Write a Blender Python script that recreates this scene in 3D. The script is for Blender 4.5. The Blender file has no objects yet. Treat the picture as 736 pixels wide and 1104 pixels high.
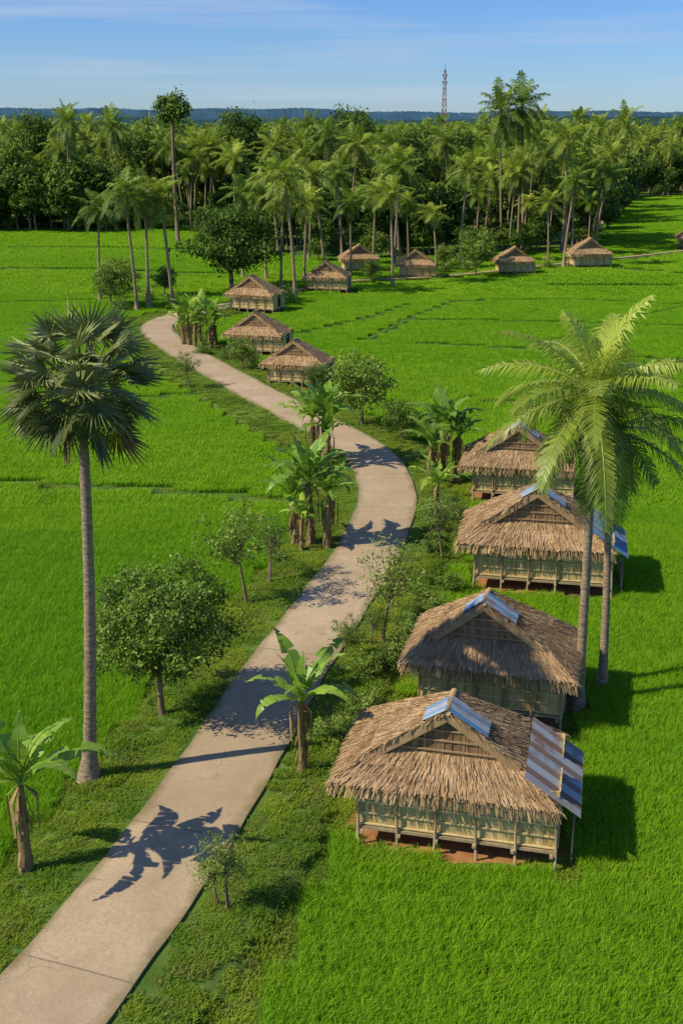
import bpy, math, random
import numpy as np
from mathutils import Vector, Matrix

scene = bpy.context.scene
CAM_H = 18.0
FOC = 1200.0
PITCH = math.atan(419 / FOC)
SP, CP = math.sin(PITCH), math.cos(PITCH)

# ---------------------------------------------------------------- survey helpers
def G(u, v, z=0.0):
    xc = (u - 368) / FOC; yc = (552 - v) / FOC
    dy = CP + yc * SP; dz = -SP + yc * CP
    t = (CAM_H - z) / (-dz)
    return (t * xc, t * dy)

def top_of(Y, u, v):
    xc = (u - 368) / FOC; yc = (552 - v) / FOC
    dy = CP + yc * SP; dz = -SP + yc * CP
    t = Y / dy
    return (t * xc, CAM_H + t * dz)

def lerp(a, b, t): return a + (b - a) * t

# ---------------------------------------------------------------- materials
def new_mat(name):
    m = bpy.data.materials.new(name); m.use_nodes = True
    nt = m.node_tree
    for n in list(nt.nodes): nt.nodes.remove(n)
    return m, nt

def N(nt, t, **kw):
    n = nt.nodes.new(t)
    for k, v in kw.items():
        if hasattr(n, k): setattr(n, k, v)
    return n

def mixc(nt, fac, a, b, blend='MIX'):
    m = nt.nodes.new('ShaderNodeMix'); m.data_type = 'RGBA'; m.blend_type = blend
    for sock, val in ((m.inputs[0], fac), (m.inputs[6], a), (m.inputs[7], b)):
        if isinstance(val, bpy.types.NodeSocket): nt.links.new(val, sock)
        elif isinstance(val, (int, float)): sock.default_value = val
        else: sock.default_value = (*val, 1)
    return m.outputs[2]

def noise_pos(nt, scale, detail=3, stretch=None, rough=0.5):
    g = N(nt, 'ShaderNodeNewGeometry')
    src = g.outputs['Position']
    if stretch:
        mp = N(nt, 'ShaderNodeMapping'); mp.inputs['Scale'].default_value = stretch
        nt.links.new(src, mp.inputs['Vector']); src = mp.outputs[0]
    n = N(nt, 'ShaderNodeTexNoise'); n.inputs['Scale'].default_value = scale
    n.inputs['Detail'].default_value = detail; n.inputs['Roughness'].default_value = rough
    nt.links.new(src, n.inputs['Vector'])
    return n.outputs['Fac']

def cells(nt, sc=(.03, .055, 0)):
    g = N(nt, 'ShaderNodeNewGeometry'); mp = N(nt, 'ShaderNodeMapping'); mp.inputs['Scale'].default_value = sc; mp.inputs['Rotation'].default_value = (0, 0, .08)
    nt.links.new(g.outputs['Position'], mp.inputs['Vector'])
    v = N(nt, 'ShaderNodeTexVoronoi'); v.inputs['Scale'].default_value = 1.0; v.distance = 'CHEBYCHEV'; v.inputs['Randomness'].default_value = .6
    nt.links.new(mp.outputs[0], v.inputs['Vector'])
    s = N(nt, 'ShaderNodeSeparateColor'); nt.links.new(v.outputs['Color'], s.inputs[0]); return s.outputs[0]

def ramp(nt, src, lo, hi):
    m = N(nt, 'ShaderNodeMapRange'); m.clamp = True
    m.inputs[1].default_value = lo; m.inputs[2].default_value = hi
    nt.links.new(src, m.inputs[0]); return m.outputs[0]

def attr(nt, name):
    a = N(nt, 'ShaderNodeAttribute'); a.attribute_name = name
    return a.outputs['Fac']

def math_(nt, op, a, b):
    m = N(nt, 'ShaderNodeMath', operation=op)
    for i, v in enumerate((a, b)):
        if isinstance(v, bpy.types.NodeSocket): nt.links.new(v, m.inputs[i])
        else: m.inputs[i].default_value = v
    return m.outputs[0]

def finish(nt, col, rough=0.7, trans=0.0, spec=0.3, bump=None, bstr=0.3, metallic=0.0):
    p = N(nt, 'ShaderNodeBsdfPrincipled')
    nt.links.new(col, p.inputs['Base Color'])
    p.inputs['Roughness'].default_value = rough
    p.inputs['Specular IOR Level'].default_value = spec
    p.inputs['Metallic'].default_value = metallic
    if bump is not None:
        b = N(nt, 'ShaderNodeBump'); b.inputs['Strength'].default_value = bstr
        b.inputs['Distance'].default_value = 0.05
        nt.links.new(bump, b.inputs['Height']); nt.links.new(b.outputs[0], p.inputs['Normal'])
    o = N(nt, 'ShaderNodeOutputMaterial')
    if trans > 0:
        t = N(nt, 'ShaderNodeBsdfTranslucent')
        nt.links.new(col, t.inputs['Color'])
        mx = N(nt, 'ShaderNodeMixShader'); mx.inputs[0].default_value = trans
        nt.links.new(p.outputs[0], mx.inputs[1]); nt.links.new(t.outputs[0], mx.inputs[2])
        nt.links.new(mx.outputs[0], o.inputs[0])
    else:
        nt.links.new(p.outputs[0], o.inputs[0])

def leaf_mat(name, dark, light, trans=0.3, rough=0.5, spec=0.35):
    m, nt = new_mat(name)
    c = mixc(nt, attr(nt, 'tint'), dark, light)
    oi = N(nt, 'ShaderNodeObjectInfo')
    hsv = N(nt, 'ShaderNodeHueSaturation')
    nt.links.new(c, hsv.inputs['Color'])
    mr = N(nt, 'ShaderNodeMapRange'); mr.inputs[3].default_value = 0.72; mr.inputs[4].default_value = 1.28
    nt.links.new(oi.outputs['Random'], mr.inputs[0]); nt.links.new(mr.outputs[0], hsv.inputs['Value'])
    mr2 = N(nt, 'ShaderNodeMapRange'); mr2.inputs[3].default_value = 0.51; mr2.inputs[4].default_value = 0.478
    nt.links.new(oi.outputs['Random'], mr2.inputs[0]); nt.links.new(mr2.outputs[0], hsv.inputs['Hue'])
    finish(nt, hsv.outputs[0], rough, trans, spec)
    return m

def rice_mat():
    m, nt = new_mat('rice_leaf')
    n1 = ramp(nt, noise_pos(nt, 0.045, 3), 0.35, 0.65)
    n2 = ramp(nt, noise_pos(nt, 0.5, 4), 0.3, 0.7)
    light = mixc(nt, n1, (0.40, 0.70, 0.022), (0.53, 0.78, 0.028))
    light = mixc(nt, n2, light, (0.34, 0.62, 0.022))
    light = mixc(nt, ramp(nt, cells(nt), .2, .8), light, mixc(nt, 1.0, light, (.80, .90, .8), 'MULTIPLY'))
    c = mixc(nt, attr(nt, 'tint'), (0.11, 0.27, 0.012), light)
    finish(nt, c, 0.6, 0.45, 0.12)
    return m

def grass_mat():
    m, nt = new_mat('verge_grass_leaf')
    n1 = ramp(nt, noise_pos(nt, 0.35, 4), 0.38, 0.62)
    n2 = ramp(nt, noise_pos(nt, 1.7, 3), 0.5, 0.75)
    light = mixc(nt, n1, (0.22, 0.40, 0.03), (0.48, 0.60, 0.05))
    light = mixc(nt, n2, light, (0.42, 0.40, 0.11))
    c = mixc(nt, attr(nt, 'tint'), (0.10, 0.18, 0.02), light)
    finish(nt, c, 0.6, 0.35, 0.12)
    return m

def bark_mat(name, a, b, ring=False):
    m, nt = new_mat(name)
    n = noise_pos(nt, 6, 4, (1, 1, 3.5 if ring else 0.4))
    c = mixc(nt, ramp(nt, n, 0.3, 0.7), a, b)
    finish(nt, c, 0.9, 0, 0.1, bump=n, bstr=0.6)
    return m

def tint_mat(name, a, b, rough=0.9, nscale=8.0, spec=0.1, trans=0.0, stretch=None, dark=(0.5, 0.48, 0.45)):
    m, nt = new_mat(name)
    c = mixc(nt, attr(nt, 'tint'), a, b)
    n = noise_pos(nt, nscale, 4, stretch)
    c = mixc(nt, 0.6, c, mixc(nt, ramp(nt, n, 0.3, 0.7), dark, (1, 1, 1)), 'MULTIPLY')
    finish(nt, c, rough, trans, spec, bump=n, bstr=0.3)
    return m

M_rice = rice_mat()
M_grass = grass_mat()
M_trunk = bark_mat('palm_bark', (0.16, 0.115, 0.075), (0.42, 0.32, 0.21), True)
M_bark = bark_mat('tree_bark', (0.14, 0.095, 0.055), (0.30, 0.22, 0.14))
M_coco = leaf_mat('coconut_frond', (0.08, 0.15, 0.02), (0.36, 0.47, 0.06), 0.35, 0.4, 0.4)
M_coco_far = leaf_mat('coconut_frond_grove', (0.045, 0.10, 0.014), (0.30, 0.42, 0.04), 0.35, 0.5, 0.3)
M_fan = leaf_mat('fan_palm_leaf', (0.05, 0.08, 0.022), (0.26, 0.32, 0.10), 0.2, 0.45, 0.4)
M_dry = tint_mat('dry_leaf', (0.20, 0.125, 0.055), (0.46, 0.32, 0.16), 0.9, 5)
M_ban = leaf_mat('banana_leaf', (0.09, 0.22, 0.02), (0.38, 0.58, 0.07), 0.4, 0.4, 0.4)
M_banstem = tint_mat('banana_stem', (0.18, 0.12, 0.05), (0.32, 0.25, 0.11), 0.7, 6)
M_leaf = leaf_mat('broad_leaf', (0.05, 0.11, 0.014), (0.26, 0.40, 0.045), 0.3, 0.5, 0.3)
M_leaf2 = leaf_mat('sapling_leaf', (0.09, 0.17, 0.025), (0.32, 0.45, 0.08), 0.35, 0.5, 0.3)
M_leafd = leaf_mat('forest_leaf', (0.03, 0.075, 0.012), (0.17, 0.28, 0.03), 0.25, 0.6, 0.2)
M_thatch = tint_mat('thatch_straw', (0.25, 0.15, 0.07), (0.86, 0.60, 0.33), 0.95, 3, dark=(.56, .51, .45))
M_gable = tint_mat('woven_gable', (0.22, 0.13, 0.065), (0.46, 0.30, 0.16), 0.95, 9)
M_bamboo = tint_mat('bamboo_slat', (0.46, 0.32, 0.12), (0.82, 0.63, 0.30), 0.75, 5, 0.2, dark=(.7, .66, .56))
M_post = tint_mat('timber_post', (0.36, 0.27, 0.15), (0.58, 0.45, 0.28), 0.85, 6)
M_soil, nt = new_mat('bare_soil')
n = noise_pos(nt, 2.5, 5)
finish(nt, mixc(nt, ramp(nt, n, 0.3, 0.7), (0.28, 0.11, 0.035), (0.46, 0.22, 0.085)), 0.95, bump=n)

# corrugated metal: tint 0 = rust brown, .5 = weathered grey, 1 = blue
M_metal, nt = new_mat('corrugated_metal')
t = attr(nt, 'tint')
c = mixc(nt, ramp(nt, t, 0.0, 0.5), (0.18, 0.11, 0.08), (0.36, 0.39, 0.42))
c = mixc(nt, ramp(nt, t, 0.5, 1.0), c, (0.10, 0.25, 0.44))
nn = noise_pos(nt, 2.2, 6, None, .65)
c = mixc(nt, ramp(nt, nn, 0.50, 0.70), c, (0.24, 0.15, 0.10))
finish(nt, c, 0.8, 0, 0.15, metallic=0.0)

# ---------------------------------------------------------------- mesh builder
class MB:
    def __init__(s): s.v = []; s.f = []; s.m = []; s.t = []; s.s = []
    def add(s, vs, fs, mat=0, tint=0.5, smooth=False):
        o = len(s.v); s.v.extend([tuple(p) for p in vs])
        for f in fs: s.f.append(tuple(i + o for i in f))
        s.m.extend([mat] * len(fs)); s.s.extend([smooth] * len(fs))
        if isinstance(tint, (list, tuple)): s.t.extend(tint)
        else: s.t.extend([tint] * len(vs))
    def mesh(s, name, mats):
        me = bpy.data.meshes.new(name); me.from_pydata(s.v, [], s.f)
        for m in mats: me.materials.append(m)
        me.polygons.foreach_set('material_index', s.m)
        me.polygons.foreach_set('use_smooth', s.s)
        a = me.attributes.new('tint', 'FLOAT', 'POINT'); a.data.foreach_set('value', s.t)
        me.update(); return me

def obj(name, me, parent=None, loc=(0, 0, 0), rot=0, scl=1):
    o = bpy.data.objects.new(name, me)
    o.location = loc; o.rotation_euler = (0, 0, rot)
    o.scale = (scl, scl, scl) if isinstance(scl, (int, float)) else scl
    scene.collection.objects.link(o)
    if parent: o.parent = parent
    return o

def tube(mb, pts, rad, n=8, mat=0, tint=0.5):
    pts = [Vector(p) for p in pts]; vs = []; fs = []
    for i, p in enumerate(pts):
        d = (pts[min(i + 1, len(pts) - 1)] - pts[max(i - 1, 0)]).normalized()
        ref = Vector((1, 0, 0)) if abs(d.x) < 0.8 else Vector((0, 1, 0))
        a = d.cross(ref).normalized(); b = d.cross(a)
        for k in range(n):
            an = 2 * math.pi * k / n
            vs.append(p + (a * math.cos(an) + b * math.sin(an)) * rad[i])
    for i in range(len(pts) - 1):
        for k in range(n):
            k2 = (k + 1) % n
            fs.append((i * n + k, i * n + k2, (i + 1) * n + k2, (i + 1) * n + k))
    fs.append(tuple(range(n))); fs.append(tuple(reversed(range((len(pts) - 1) * n, len(pts) * n))))
    mb.add(vs, fs, mat, tint, True)

def box(mb, c, s, mat=0, tint=0.5, rz=0.0):
    cx, cy, cz = c; hx, hy, hz = s[0] / 2, s[1] / 2, s[2] / 2
    cr, sr = math.cos(rz), math.sin(rz); vs = []
    for dz in (-hz, hz):
        for dx, dy in ((-hx, -hy), (hx, -hy), (hx, hy), (-hx, hy)):
            vs.append((cx + dx * cr - dy * sr, cy + dx * sr + dy * cr, cz + dz))
    mb.add(vs, [(3, 2, 1, 0), (4, 5, 6, 7), (0, 1, 5, 4), (1, 2, 6, 5), (2, 3, 7, 6), (3, 0, 4, 7)], mat, tint)

# ---------------------------------------------------------------- plants
def frond(mb, org, az, elev, droop, L, nl, ll, lw, mat, r, tint0, segs=10, two=True, hang=0.5):
    S = Vector((-math.sin(az), math.cos(az), 0)); p = Vector(org); path = [p.copy()]; tans = []
    for i in range(segs):
        t = (i + 0.5) / segs; th = elev - droop * t ** 1.25
        T = Vector((math.cos(az) * math.cos(th), math.sin(az) * math.cos(th), math.sin(th)))
        T = (T + S * 0.05 * math.sin(t * 3 + tint0 * 9)).normalized()
        tans.append(T); p = p + T * (L / segs); path.append(p.copy())
    tans.append(tans[-1])
    tube(mb, path, [0.035 * L / 3.5 * (1 - 0.85 * i / segs) for i in range(segs + 1)], 4 if two else 3, mat, min(1, tint0 + 0.35))
    for i in range(nl):
        t = 0.12 + 0.88 * (i + 0.5) / nl
        f = t * segs; k = min(int(f), segs - 1)
        q = path[k].lerp(path[k + 1], f - k); T = tans[k]
        Nn = T.cross(S)
        if Nn.dot(Vector((-math.cos(az) * T.z, -math.sin(az) * T.z, 1))) < 0: Nn = -Nn
        ln = ll * (math.sin(math.pi * (0.14 + 0.80 * t)) ** 0.7) * r.uniform(0.8, 1.12)
        for sd in (-1, 1):
            d = (S * sd * 0.9 + T * (0.35 + 0.6 * t) + Nn * r.uniform(-0.1, 0.25)).normalized()
            d2 = (d + Vector((0, 0, -hang * r.uniform(0.5, 1.9)))).normalized()
            w = lw * r.uniform(0.8, 1.2)
            a = q - T * w * 0.4; b = q + T * w * 0.4
            m1 = q + d * ln * 0.45
            tn = min(1, max(0, tint0 + r.uniform(-0.2, 0.2)))
            tip = m1 + d2 * ln * 0.55
            mb.add([a, b, m1 + T * w * 0.5, m1 - T * w * 0.5, tip], [(0, 1, 2, 3), (3, 2, 4)], mat, tn)

def coconut_mesh(name, h, lean, nf, L, nl, ll, lw, seed, r0=0.17, r1=0.10, matleaf=None, sides=10, nseg=10, nuts=True, curve=0.6, elo=-0.6, hang=0.8):
    r = random.Random(seed); mb = MB()
    pts = []; rad = []
    ns = 26 if sides > 6 else 8
    for i in range(ns + 1):
        t = i / ns
        pts.append((lean[0] * t ** (1 + curve), lean[1] * t ** (1 + curve), h * t))
        rr = lerp(r0, r1, t ** 0.7) + (0.12 * r0 / 0.17) * math.exp(-t * 22)
        rad.append(rr * (1.05 if i % 2 else 0.97))
    tube(mb, pts, rad, sides, 0, 0.5)
    top = Vector(pts[-1])
    for i in range(nf):
        k = i / nf
        az = i * 2.39996 + r.uniform(-0.3, 0.3)
        elev = lerp(1.4, elo, k ** 0.8) + r.uniform(-0.2, 0.2)
        dr = lerp(0.6, 1.5, min(1, k * 1.3)) + r.uniform(-0.25, 0.35)
        if elev < 0.1: dr *= 0.65
        tn = lerp(1.0, 0.25, k) * r.uniform(0.65, 1.15)
        frond(mb, top + Vector((0, 0, 0.1)), az, elev, dr, L * r.uniform(0.78, 1.17) * (0.8 if k < 0.12 else 1), nl, ll, lw, 1, r, tn, nseg, sides > 6, hang)
    for i in range(max(2, nf // 9)):
        frond(mb, top, r.uniform(0, 6.28), -0.8, 0.6, L * 0.6, nl // 2, ll * 0.7, lw, 2, r, 0.5, 6, False, 1.0)
    tube(mb, [top - Vector((0, 0, .15)), top + Vector((0, 0, .2)), top + Vector((0, 0, .6))], [r1 * 1.1, r1 * 1.5, 0.04], 6, 1, 0.6)
    if nuts:
        for i in range(9):
            an = r.uniform(0, 6.28); c = top + Vector((math.cos(an) * .26, math.sin(an) * .26, r.uniform(-.35, 0)))
            tube(mb, [c + Vector((0, 0, .13)), c + Vector((0, 0, .07)), c - Vector((0, 0, .05)), c - Vector((0, 0, .13))], [.02, .1, .1, .02], 6, 1, 0.8)
    return mb.mesh(name, [M_trunk, matleaf or M_coco, M_dry])

def fan_palm_mesh(name, h, lean, seed):
    r = random.Random(seed); mb = MB(); ns = 34; pts = []; rad = []
    for i in range(ns + 1):
        t = i / ns
        pts.append((lean[0] * t + 0.12 * math.sin(t * 3), lean[1] * t, h * t))
        rad.append((lerp(0.19, 0.125, t) + 0.2 * math.exp(-t * 25)) * (1.05 if i % 2 else 0.97))
    tube(mb, pts, rad, 12, 0)
    top = Vector(pts[-1]); nL = 78
    for i in range(nL):
        k = (i + 0.5) / nL; az = i * 2.39996 + r.uniform(-.25, .25)
        el = math.asin(1 - 1.9 * k) + r.uniform(-.1, .1)
        d = Vector((math.cos(az) * math.cos(el), math.sin(az) * math.cos(el), math.sin(el)))
        S = Vector((-math.sin(az), math.cos(az), 0)); pl = r.uniform(.9, 1.32) * (1 + .28 * abs(math.sin(el)))
        hub = top + Vector((0, 0, .2)) + d * pl
        tube(mb, [top + Vector((0, 0, .1)), top + d * pl * .5 + Vector((0, 0, .15)), hub], [.045, .028, .02], 4, 1, 1.0)
        up = d.cross(S); up = up if up.z > 0 else -up
        tl = r.uniform(-.1, .5)
        D = (d * math.cos(tl) - up * math.sin(tl)).normalized(); Nn = D.cross(S).normalized()
        tw = r.uniform(-.9, .9); S2 = (S * math.cos(tw) + Nn * math.sin(tw)); N2 = D.cross(S2)
        nseg = 20; dry = k > 0.95; tb = lerp(1.0, .35, k) * r.uniform(.5, 1.15); Lf = r.uniform(.82, 1.1)
        for s in range(nseg):
            an = lerp(-1.75, 1.75, (s + .5) / nseg) + r.uniform(-.03, .03); da = 1.75 / nseg * .9
            Rl = Lf * r.uniform(.86, 1.12) * (1.0 - 0.22 * abs(an) / 1.75)
            def P(a, rr, z=0): return hub + (D * math.cos(a) + S2 * math.sin(a)) * rr + N2 * z
            fold = 0.03
            tip = P(an, Rl, r.uniform(-.05, .05)) + Vector((0, 0, -0.1 * r.uniform(.0, 1.8)))
            vs = [hub, P(an - da, Rl * .45, -fold), P(an, Rl * .48, fold), P(an + da, Rl * .45, -fold), tip]
            tn = min(1, max(0, tb + r.uniform(-.2, .2)))
            mb.add(vs, [(0, 1, 2), (0, 2, 3), (1, 4, 2), (2, 4, 3)], 2 if dry else 1, tn)
    for i in range(26):
        an = r.uniform(0, 6.28); z = r.uniform(-.9, .1); o = Vector((math.cos(an), math.sin(an), 0))
        tube(mb, [top + o * .1 + Vector((0, 0, z)), top + o * .3 + Vector((0, 0, z + .3))], [.05, .02], 4, 2, r.random())
    return mb.mesh(name, [M_trunk, M_fan, M_dry])

def banana_mesh(name, h, nleaf, L, seed, stems=1):
    r = random.Random(seed); mb = MB()
    for st in range(stems):
        ox = 0 if st == 0 else r.uniform(-.6, .6); oy = 0 if st == 0 else r.uniform(-.5, .5)
        hh = h * (1 if st == 0 else r.uniform(.55, .9)); bx = r.uniform(-.15, .15)
        pts = [(ox + bx * t * t, oy, hh * t) for t in (0, .1, .3, .5, .7, .85, 1)]
        tube(mb, pts, [.18, .15, .13, .12, .1, .085, .06], 9, 0, 0.6)
        top = Vector(pts[-1])
        for i in range(18):   # dry sheaths on the stem
            z = r.uniform(.2, .95) * hh; an = r.uniform(0, 6.28); c = Vector((ox + bx * (z / hh) ** 2, oy, z))
            o = Vector((math.cos(an), math.sin(an), 0)); s = Vector((-o.y, o.x, 0)) * r.uniform(.02, .05); ln = r.uniform(.3, .8)
            mb.add([c + o * .1 - s, c + o * .1 + s, c + o * .2 + s * .9 - Vector((0, 0, ln * .6)), c + o * .2 - s * .9 - Vector((0, 0, ln * .6)), c + o * .15 - Vector((0, 0, min(ln, z - .02)))],
                   [(0, 1, 2, 3), (3, 2, 4)], 2, r.random())
        nlf = nleaf if st == 0 else int(nleaf * .7)
        for i in range(nlf):
            k = i / nlf; az = i * 2.4 + r.uniform(-.35, .35)
            el = lerp(1.5, .7, k); dr = lerp(.6, 2.3, k) * r.uniform(.8, 1.25); LL = L * r.uniform(.75, 1.1) * (.75 if k < .1 else 1) * (1 if st == 0 else .8)
            W = 0.225 * LL / 1.9 * r.uniform(.85, 1.15); S = Vector((-math.sin(az), math.cos(az), 0)); p = top.copy(); path = [p.copy()]; nrm = []
            ns = 20; bend = r.uniform(-.25, .25)
            for j in range(ns):
                t = (j + .5) / ns; th = el - dr * t ** 1.4; az2 = az + bend * t
                T = Vector((math.cos(az2) * math.cos(th), math.sin(az2) * math.cos(th), math.sin(th)))
                nn = T.cross(S); nn = nn if nn.dot(Vector((-math.cos(az)*math.sin(th), -math.sin(az)*math.sin(th), math.cos(th)))) > 0 else -nn
                nrm.append(nn); p = p + T * (LL / ns); path.append(p.copy())
            nrm.append(nrm[-1])
            tube(mb, path[::3], [.028 * (1 - .12 * q) for q in range(len(path[::3]))], 4, 1, 1.0)
            tb = r.uniform(.2, 1)
            for sd in (-1, 1):
                grp = 0; sag = r.uniform(0, .3)
                for j in range(3, ns):
                    if grp <= 0: grp = r.randint(1, 4); sag = r.uniform(-.3, .8)
                    grp -= 1
                    w0 = W * max(0, math.sin(math.pi * min(1, ((j - 2.8) / (ns - 2.8)) ** .7))) + .02
                    w1 = W * max(0, math.sin(math.pi * min(1, ((j - 1.8) / (ns - 2.8)) ** .7))) + .01
                    gap = 1.0 if grp else r.uniform(.45, .9)
                    a = path[j]; b = path[j + 1]
                    dn = Vector((0, 0, -1))
                    def E(pt, nn, w): return pt + S * sd * w * math.cos(sag) + dn * w * math.sin(sag) * .8 + nn * .08 * w
                    e0 = E(a, nrm[j], w0 * r.uniform(.9, 1.08)); e1 = E(b, nrm[j + 1], w1); e1 = e0.lerp(e1, gap)
                    mb.add([a, b, e1, e0], [(0, 1, 2, 3)], 1, min(1, max(0, tb + r.uniform(-.15, .15))))
        for i in range(6):   # dead leaves hanging
            az = r.uniform(0, 6.28)
            o = Vector((math.cos(az), math.sin(az), 0)); s = Vector((-o.y, o.x, 0)) * .05
            a = top + o * .08; b = top + o * .32 - Vector((0, 0, .25)); c = top + o * .3 - Vector((0, 0, min(1.1, hh * .6)))
            mb.add([a - s * .3, a + s * .3, b + s, b - s, c + s * .7, c - s * .5], [(0, 1, 2, 3), (3, 2, 4, 5)], 2, r.random())
    return mb.mesh(name, [M_banstem, M_ban, M_dry])

def leafy_mesh(name, h, cz, rx, rz, ncl, npl, ls, tr, seed, mat, limbs=14, shell=.45, clr=.3, lean=(0, 0), sides=8, multi=1):
    r = random.Random(seed); mb = MB(); C = Vector((lean[0], lean[1], cz))
    fork = Vector((lean[0] * .4, lean[1] * .4, max(.15, (cz - rz) * 1.0)))
    for q in range(multi):
        b = Vector((r.uniform(-.1, .1) * (multi > 1), r.uniform(-.1, .1) * (multi > 1), 0))
        mid = b.lerp(fork, .5) + Vector((r.uniform(-.1, .1), r.uniform(-.1, .1), 0)) * h * .1
        tube(mb, [b, b + Vector((0, 0, .08)), mid, fork, fork.lerp(C, .5), C + Vector((0, 0, rz * .4))], [tr * 1.4, tr * 1.1, tr * .9, tr * .8, tr * .5, tr * .15], sides, 0)
    cl = []
    for i in range(ncl):
        while True:
            d = Vector((r.gauss(0, 1), r.gauss(0, 1), r.gauss(0, 1)))
            if d.length > .1: break
        d.normalize(); q = r.random() ** shell
        wob = 1 + .16 * math.sin(d.x * 5 + seed) * math.cos(d.y * 4 + seed * 2) + .1 * math.sin(d.z * 7 + seed)
        c = C + Vector((d.x * rx * q * wob, d.y * rx * q * wob, d.z * rz * q * wob * (.8 if d.z < 0 else 1)))
        cl.append((c, d, q))
    for i, (c, d, q) in enumerate(cl):
        if i < limbs:
            s = fork.lerp(C, r.uniform(0, .6)); m = s.lerp(c, .5) + Vector((0, 0, -.08 * rx))
            tube(mb, [s, m, c, c + (c - m) * .2], [tr * .42, tr * .26, tr * .12, tr * .04], 5 if sides > 5 else 3, 0)
        ct = r.uniform(.15, .85); rr = clr * r.uniform(.6, 1.3)
        for j in range(npl):
            o = Vector((r.gauss(0, .55), r.gauss(0, .55), r.gauss(0, .42))) * rr
            p = c + o
            n = (Vector((r.gauss(0, 1), r.gauss(0, 1), r.gauss(0, 1))).normalized() + d * .6 + Vector((0, 0, .5))).normalized()
            a = n.cross(Vector((r.gauss(0, 1), r.gauss(0, 1), r.gauss(0, 1)))).normalized(); b2 = n.cross(a)
            s = ls * r.uniform(.6, 1.3)
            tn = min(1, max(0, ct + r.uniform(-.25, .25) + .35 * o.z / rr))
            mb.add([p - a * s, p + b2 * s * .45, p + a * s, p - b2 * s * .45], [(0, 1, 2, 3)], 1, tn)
    return mb.mesh(name, [M_bark, mat])

def blade_patch(name, size, n, hmin, hmax, w, lean, seed, mat):
    r = random.Random(seed); mb = MB()
    for i in range(n):
        x = r.uniform(-.5, .5) * size * 1.06; y = r.uniform(-.5, .5) * size * 1.06
        an = r.uniform(0, 6.28); hh = r.uniform(hmin, hmax); wa = an + 1.57 + r.uniform(-.5, .5)
        wx, wy = math.cos(wa) * w / 2, math.sin(wa) * w / 2
        l = r.uniform(.3, 1) * lean * hh; dx, dy = math.cos(an) * l, math.sin(an) * l
        tt = r.uniform(.6, 1)
        mb.add([(x - wx, y - wy, -.02), (x + wx, y + wy, -.02), (x + dx * .35 + wx, y + dy * .35 + wy, hh * .7), (x + dx * .35 - wx, y + dy * .35 - wy, hh * .7), (x + dx, y + dy, hh)],
               [(0, 1, 2, 3), (3, 2, 4)], 0, [0.05, 0.05, .8 * tt, .8 * tt, tt])  # tint darkens blade roots: shade painted into the colour for depth
    return mb.mesh(name, [mat])

def scatter(name, pts, rots, scls, idxs, meshes):
    col = bpy.data.collections.new(name + '_source')
    for i, me in enumerate(meshes):
        o = bpy.data.objects.new('%s_variant_%s' % (name, 'abcdefgh'[i]), me); col.objects.link(o)
    me = bpy.data.meshes.new(name); me.from_pydata([tuple(p) for p in pts], [], [])
    a = me.attributes.new('rot', 'FLOAT_VECTOR', 'POINT'); a.data.foreach_set('vector', np.array(rots, dtype=np.float32).reshape(-1))
    a = me.attributes.new('scl', 'FLOAT_VECTOR', 'POINT'); a.data.foreach_set('vector', np.array(scls, dtype=np.float32).reshape(-1))
    a = me.attributes.new('idx', 'INT', 'POINT'); a.data.foreach_set('value', np.array(idxs, dtype=np.int32))
    o = bpy.data.objects.new(name, me); scene.collection.objects.link(o)
    ng = bpy.data.node_groups.new(name + '_gn', 'GeometryNodeTree')
    ng.interface.new_socket('Geometry', in_out='INPUT', socket_type='NodeSocketGeometry')
    ng.interface.new_socket('Geometry', in_out='OUTPUT', socket_type='NodeSocketGeometry')
    gi = ng.nodes.new('NodeGroupInput'); go = ng.nodes.new('NodeGroupOutput')
    ci = ng.nodes.new('GeometryNodeCollectionInfo'); ci.inputs['Collection'].default_value = col
    ci.inputs['Separate Children'].default_value = True; ci.inputs['Reset Children'].default_value = True
    ip = ng.nodes.new('GeometryNodeInstanceOnPoints'); ip.inputs['Pick Instance'].default_value = True
    def na(nm, ty):
        q = ng.nodes.new('GeometryNodeInputNamedAttribute'); q.data_type = ty; q.inputs[0].default_value = nm
        return q.outputs[0]
    L = ng.links.new
    L(gi.outputs[0], ip.inputs['Points']); L(ci.outputs[0], ip.inputs['Instance'])
    L(na('idx', 'INT'), ip.inputs['Instance Index']); L(na('rot', 'FLOAT_VECTOR'), ip.inputs['Rotation']); L(na('scl', 'FLOAT_VECTOR'), ip.inputs['Scale'])
    L(ip.outputs[0], go.inputs[0])
    md = o.modifiers.new('instances', 'NODES'); md.node_group = ng
    return o

# ---------------------------------------------------------------- road centreline
road_px = [(-60, 1230), (0, 1160), (49, 1104), (90, 1050), (128, 1000), (165, 950), (203, 900), (235, 850), (264, 800), (295, 750), (328, 700), (364, 650), (397, 600), (414, 560),
           (417, 530), (402, 500), (378, 480), (343, 462), (311, 445), (282, 430), (255, 415), (228, 400), (202, 385), (180, 370), (168, 358), (176, 350), (192, 344), (215, 339),
           (255, 330), (310, 318), (370, 306), (430, 303), (500, 298), (590, 288), (660, 281), (760, 270), (860, 262)]
cp = [Vector(G(u, v)) for u, v in road_px]
def catmull(P, per=10):
    out = []
    for i in range(len(P) - 1):
        p0 = P[max(i - 1, 0)]; p1 = P[i]; p2 = P[i + 1]; p3 = P[min(i + 2, len(P) - 1)]
        for k in range(per):
            t = k / per
            out.append(.5 * ((2 * p1) + (p2 - p0) * t + (2 * p0 - 5 * p1 + 4 * p2 - p3) * t * t + (3 * p1 - p0 - 3 * p2 + p3) * t ** 3))
    out.append(P[-1]); return out
cl = catmull(cp)
rs = [cl[0]]
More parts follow.
